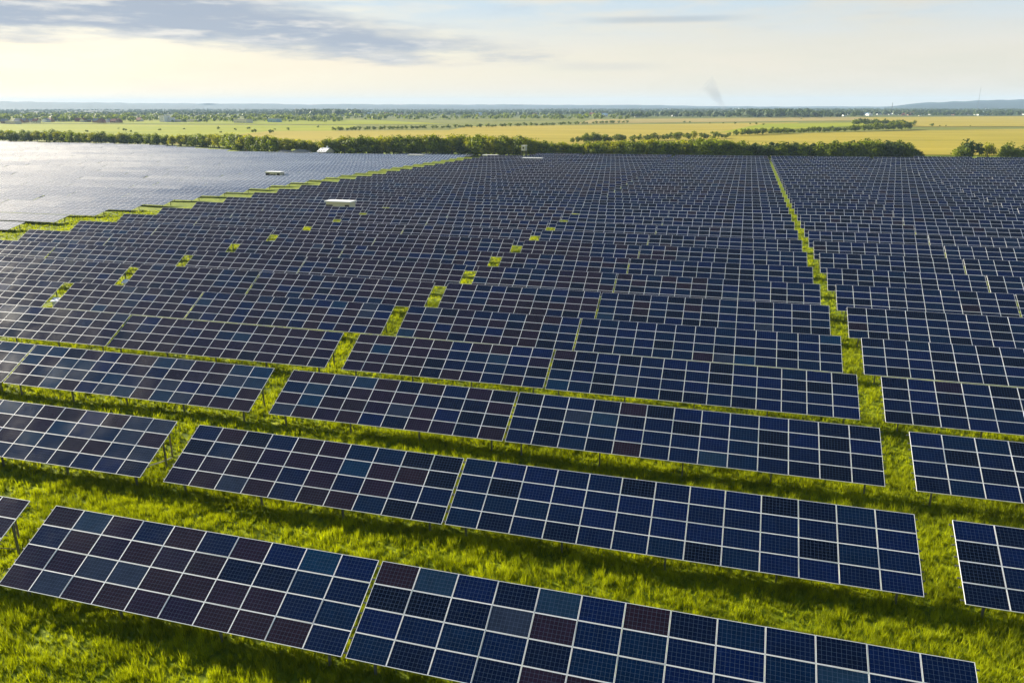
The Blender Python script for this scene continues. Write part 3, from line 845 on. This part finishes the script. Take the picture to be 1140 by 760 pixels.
for u_, v_, k in ((6, 137.6, 'dark-roofed brick'), (21, 137.2, 'dark-roofed brick'), (27, 137, 'dark-roofed brick'), (37, 136.8, 'white grey-roofed'), (41, 137.2, 'cream red-roofed'),
                  (52, 136.5, 'white grey-roofed'), (56, 136.2, 'red-roofed brick'), (60, 135.6, 'white grey-roofed'), (68, 135.8, 'cream red-roofed'), (88, 136, 'red-roofed brick'),
                  (93, 136.4, 'cream red-roofed'), (97, 136.2, 'dark-roofed brick'), (108, 137, 'dark-roofed brick'), (113, 137.3, 'red-roofed brick'), (121, 136.9, 'white grey-roofed'),
                  (128, 137.2, 'red-roofed brick'), (132, 137.0, 'red-roofed brick'), (76, 135.5, 'white grey-roofed'), (156, 135.6, 'cream red-roofed')):
    house(u_, v_, k, 'in the village at the far left', 'at the far left')
kk = list(HV)
for i in range(46):
    u_ = 1003+i*3.05+random.uniform(-1, 1); v_ = 129.0-max(0, (u_-1000))*.011+random.uniform(-1.5, .6)
    house(u_, v_, random.choice(['red-roofed brick', 'white grey-roofed', 'white pale-roofed', 'cream red-roofed']), 'in the village before the right hill', 'at the far right', random.uniform(.7, 1.05))
for i in range(22):
    house(random.uniform(895, 1005), random.uniform(127.2, 129.4), random.choice(['white grey-roofed', 'white pale-roofed', 'red-roofed brick']), 'in the settlement left of the right village', 'right of centre', random.uniform(.65, .95))
for i in range(30):
    house(random.uniform(380, 770), random.uniform(127, 131), random.choice(['white grey-roofed', 'white pale-roofed', 'cream red-roofed']), 'scattered over the plain beyond the middle fields', 'in the middle distance', random.uniform(1, 1.3))
def block_mesh(w_, d_, h, wm, floors):
    b = MB().box(-w_/2, w_/2, -d_/2, d_/2, 0, h); b.box(-w_/2-.3, w_/2+.3, -d_/2-.3, d_/2+.3, h, h+.5, 1)
    for fl in range(floors):
        z = 1+fl*(h-1)/floors
        for k in range(int(w_/4)):
            xx = -w_/2+2+k*4; b.box(xx-.7, xx+.7, -d_/2-.06, -d_/2+.02, z, z+1.5, 2)
    return b.build('building', [wm, M_ROOFG, M_DARK])
def building(u_, v_, me, label, group=None, rz=None, s=1):
    x, y = at(u_, v_)
    obj('building', me, None, (x, y, gz(x, y)), (0, 0, random.uniform(-.2, .5) if rz is None else rz), label, 'building', group, scale=(s, s, s))
SHED = block_mesh(34, 14, 6, M_CREAM, 1); HALLW = block_mesh(14, 12, 11, M_WHITE, 3); HALLB = block_mesh(22, 12, 6, M_ROOFB, 1); APT = block_mesh(40, 14, 22, M_WHITE, 7)
building(15, 138.2, SHED, 'long low cream shed at the near edge of the left village', rz=-.2, s=.75)
building(184, 136.2, HALLW, 'tall white building left of the long white shed', rz=-.3)
building(191, 136.2, HALLW, 'lower white building joined beside the tall white one', rz=-.3, s=.7)
building(201, 136.2, SHED, 'long pale shed right of the tall white building', rz=-.3, s=.7)
building(216, 136.0, SHED, 'long dull farm shed between orchard trees', rz=-.3, s=.7)
building(271, 137.2, SHED, 'long low brown farm shed beyond the green field', rz=-.3, s=.95)
building(306, 136.4, HALLB, 'pale blue low hall beyond the green field', rz=-.3)
building(1018, 127.8, SHED, 'long white hall at the left end of the right village', rz=-.3, s=.9)
for u_, v_ in [(x + random.uniform(-2, 2), random.uniform(122.0, 123.2)) for x in (610, 617, 633, 660, 667, 702, 712, 737, 745, 760, 815, 818, 823, 829, 856, 866, 872, 878, 958, 1075, 1092, 1100, 1112)]:
    building(u_, v_, APT, 'distant white apartment block on the plain below the hills', 'distant white apartment blocks', s=.45)

# transmission mast and smaller mast
def mast(u_, vbase, h, wd, label, lean=0):
    x, y = at_dist(u_, vbase); z = gz(x, y)
    o = obj('transmission_mast', None, loc=(x, y, z), label=label, cat='mast')
    b = MB()
    for k in range(3):
        a = k*2.094; b.bar((math.cos(a)*wd, math.sin(a)*wd, 0), (math.cos(a)*wd*.5, math.sin(a)*wd*.5, h), wd*.35, wd*.35)
    for j in range(16):
        z0, z1 = h*j/16, h*(j+1)/16
        for k in range(3):
            a = k*2.094; c = (k+1)*2.094; q0 = wd*(1-.5*j/16); q1 = wd*(1-.5*(j+1)/16)
            b.bar((math.cos(a)*q0, math.sin(a)*q0, z0), (math.cos(c)*q1, math.sin(c)*q1, z1), wd*.12, wd*.12)
    obj('lattice', b.build('lattice', M_STEEL), o)
    obj('antenna', MB().tube([(0, 0, h), (0, 0, h*1.08)], [wd*.3, wd*.15], 6).build('antenna', M_STEEL), o)
mast(1043, 3500, 86, .75, 'thin tall transmission mast on the skyline near the right hill')
mast(956, 3600, 34, 2.2, 'short lattice mast on the skyline left of the right hill')

# ------------------------------------------------------------------ things in and round the solar field
def in_row(u_, v_, off=-1.75):
    """the clear aisle between two rows nearest to a sight line"""
    x, y = at(u_, v_); k = round((y-off*U)/PITCH); return x, k*PITCH+off*U
def station(u_, v_, L_, label, h=2.75, off=-1.75, free=False):
    x, y = at(u_, v_) if free else in_row(u_, v_, off); z = gz(x, y)
    o = obj('inverter_station', None, loc=(x, y, z), label=label, cat='station', rot=(0, 0, .0))
    d_ = 2.4
    wl = MB().box(-L_/2, L_/2, -d_/2, d_/2, .15, h); wl.box(-L_/2-.1, L_/2+.1, -d_/2-.1, d_/2+.1, -.1, .15)
    obj('wall', wl.build('wall', M_CREAM), o)
    obj('roof', MB().box(-L_/2-.25, L_/2+.25, -d_/2-.3, d_/2+.25, h, h+.22).build('roof', M_WHITE), o)
    for xx, ww, z0, z1 in ((-L_*.36, .75, .4, h*.84), (0, 1.0, .4, h*.62), (L_*.38, .45, .3, h*.86)):
        dr = obj('door', MB().box(xx-ww, xx+ww, -d_/2-.05, -d_/2+.02, z0, z1).build('door', M_DARK), o)
        obj('handle', MB().box(xx+ww*.6, xx+ww*.6+.08, -d_/2-.1, -d_/2-.05, 1.1, 1.35).build('handle', M_STEEL), dr)
    return o
station(392, 240, 5.4, 'cream flat-roofed inverter station amid the dark tables left of centre', h=3.4, off=-1.2)
station(590, 184.5, 8.0, 'long white-roofed inverter station near the hedge below the guard tower')
station(463, 176.5, 7.2, 'white-roofed inverter station in the pale field near its right tip', h=1.7, free=True)
station(300, 198.5, 5.6, 'white-roofed inverter station in the pale field above the grass strip', h=1.7)
station(546, 176.5, 7.0, 'white-roofed inverter station at the far end of the grass strip', h=1.5, free=True)
# string inverter boxes leaning in the second line of gaps
XG2 = -2*(BLK+GAP_B)
for r_ in (4, 5, 8):
    x = XG2+GAP_B*.5+.0487*r_*U; y = r_*PITCH+1.3
    z = gz(x, y)
    o = obj('inverter_box', None, loc=(x, y, z), rot=(0, 0, .15),
            label={4: 'white inverter box in the nearest left grass gap', 5: 'white inverter box in the second nearest left grass gap',
                   8: 'small white inverter box in the farthest left grass gap'}[r_], cat='inverter box')
    o.scale = (.8, .7, .75)
    obj('cabinet', MB().box(-.42, .42, -.2, .2, .75, 1.55).build('cabinet', M_WHITE), o)
    obj('roof', MB().quad((-.55, -.5, 1.62), (.55, -.5, 1.62), (.55, .45, 2.0), (-.55, .45, 2.0)).box(-.55, .55, .43, .47, 1.9, 2.0).box(-.55, .55, -.5, -.46, 1.55, 1.62).build('roof', M_FRAME), o)
    for s in (-1, 1): obj('post', MB().box(s*.36-.04, s*.36+.04, -.04, .04, -.2, 1.95).build('post', M_STEEL), o)
# pole and cable conduit in the first gaps
def gap_pole(u_, v_, h, label):
    x, y = at(u_, v_); z = gz(x, y)
    o = obj('marker_pole', MB().tube([(0, 0, -.2), (0, 0, h)], [.05, .045], 8).box(-.09, .09, -.09, .09, h, h+.08).build('marker_pole', M_WOOD), None, (x, y, z), label=label, cat='pole')
    return x, y, z
gap_pole(192, 508, 1.9, 'dark pole standing in the grass gap of the second row')
gap_pole(22, 602, 1.9, 'dark pole in the grass gap at the left of the front row')
x0, y0 = at(166, 519, .9); x1, y1 = at(191, 509, .25)
obj('conduit_pipe', MB().tube([(x0, y0, gz(x0, y0)+.95), ((x0+x1)/2, (y0+y1)/2, gz(x0, y0)+.58), (x1, y1, gz(x1, y1)+.22)], [.045, .045, .045], 8).build('conduit_pipe', M_CREAM),
    label='pale sloping pipe from a table corner down into the grass gap', cat='pipe')
# white barn roof, rubble, lamp pole and guard tower by the hedge
def edge_at(u_, extra=-6.0):
    vb = np.interp(u_, *zip(*LINE1)); x, y = at(u_, vb); L = math.hypot(x-CAM[0], y-CAM[1])
    return x+(x-CAM[0])/L*extra, y+(y-CAM[1])/L*extra
x, y = edge_at(363); z = gz(x, y)
o = obj('barn', None, loc=(x, y, z), rot=(0, 0, -.35), label='small barn with bright white pitched roof before the hedge', cat='barn')
wl, rf, wn = house_meshes(6.0, 5.6, 2.0, 1.7, M_CREAM, mat('white_sheet_roof', (.88, .88, .88), .3, 0, .5))
for nm, me in (('wall', wl), ('roof', rf), ('window', wn)): obj(nm, me, o)
for u_, w_, h, lab in ((318, 12, 2.3, 'grey rubble mound before the hedge, left of two'), (336, 16, 2.6, 'longer grey rubble mound between the small mound and the white barn')):
    x, y = edge_at(u_, -5); b = MB(); n = 14; K = 6
    g = random.Random(u_); rings = []
    for k in range(K):
        q = k/(K-1); rr = math.cos(q*1.5)
        rings.append([(math.cos(a)*w_/2*rr*g.uniform(.85, 1.1), math.sin(a)*3*rr*g.uniform(.85, 1.1), -.2+h*math.sin(q*1.57)*g.uniform(.85, 1.1)) for a in [2*math.pi*j/n for j in range(n)]])
    b.v = [p for r__ in rings for p in r__]
    for k in range(K-1):
        for j in range(n): b.f.append((k*n+j, k*n+(j+1) % n, (k+1)*n+(j+1) % n, (k+1)*n+j)); b.mi.append(0)
    b.f.append(tuple((K-1)*n+j for j in range(n))); b.mi.append(0)
    obj('rubble_mound', b.build('rubble_mound', M_RUBBLE), None, (x, y, gz(x, y)), label=lab, cat='mound')
x, y = edge_at(274.5, -5); z = gz(x, y)
o = obj('lamp_pole', None, loc=(x, y, z), label='slim pole with small lamp head before the left hedge', cat='lamp pole')
obj('pole', MB().tube([(0, 0, -.2), (0, 0, 7)], [.16, .11], 8).build('pole', M_WOOD), o)
obj('lamp_head', MB().box(-.3, .3, -.45, .25, 7, 7.3).build('lamp_head', M_WHITE), o)
x, y = edge_at(583.5, -7); z = gz(x, y)
o = obj('guard_tower', None, loc=(x, y, z), scale=(.8, .8, .92), rot=(0, 0, -.25), label='small white guard cabin on tall wooden legs before the hedge', cat='guard tower')
obj('cabin', MB().box(-1.25, 1.25, -1.25, 1.25, 4.0, 6.5).build('cabin', M_CREAM), o)
obj('window', MB().box(-.35, .6, -1.31, -1.2, 4.9, 5.9).build('window', M_DARK), o)
obj('roof', MB().box(-1.45, 1.45, -1.45, 1.45, 6.5, 6.68).build('roof', M_WHITE), o)
for a in (-1, 1):
    for b_ in (-1, 1): obj('leg', MB().bar((a*1.5, b_*1.5, -.2), (a*1.1, b_*1.1, 4.0), .16, .16).build('leg', M_WOOD), o)
obj('ladder', MB().bar((1.9, -1.4, 0), (1.35, -.6, 4.1), .08, .08).bar((2.2, -1.0, 0), (1.6, -.3, 4.1), .08, .08).build('ladder', M_WOOD), o)

# ------------------------------------------------------------------ smoke column and haze
def volmat(name, color, dens, aniso=.3, absorb=None):
    m_ = bpy.data.materials.new(name); m_.use_nodes = True; t = NT(m_.node_tree); t.n.clear()
    v_ = t.new('ShaderNodeVolumePrincipled'); v_.inputs['Color'].default_value = (*color, 1)
    v_.inputs['Density'].default_value = dens; v_.inputs['Anisotropy'].default_value = aniso
    o_ = t.new('ShaderNodeOutputMaterial'); t.link(v_.outputs[0], o_.inputs['Volume']); return m_
def smoke_tube(fr, q1):
    pts = []; rad = []
    for k in range(15):
        q = q1*k/14; xx, yy = at_dist(787-15*q-7*q*q+.5*math.sin(q*9), 3000)
        pts.append((xx, yy, -3+104*q)); rad.append((6+27*q+1.5*math.sin(q*14))*fr)
    me = MB().tube(pts, rad, 18).build('smoke', M_SMOKE, True)
    b = bmesh.new(); b.from_mesh(me); bmesh.ops.recalc_face_normals(b, faces=b.faces); b.to_mesh(me); b.free()
    return me
M_SMOKE = volmat('smoke_volume', (.40, .43, .48), .0034, .2)
sm = obj('smoke', smoke_tube(1.0, 1.0), label='thin grey smoke column rising at an angle above the skyline', cat='smoke', kind='stuff')
for fr, q1 in ((.86, .93), (.72, .85), (.58, .76), (.42, .64), (.28, .5)): obj('smoke_core', smoke_tube(fr, q1), sm)
hz = MB().box(-11800, 11800, -380, 11800, -20, 125).build('haze', volmat('haze_volume', (.52, .73, .97), 8.5e-5, .0))
# the ground sheet is trimmed to the box
obj('haze', hz, label='pale evening haze over the plain', cat='haze', kind='stuff')
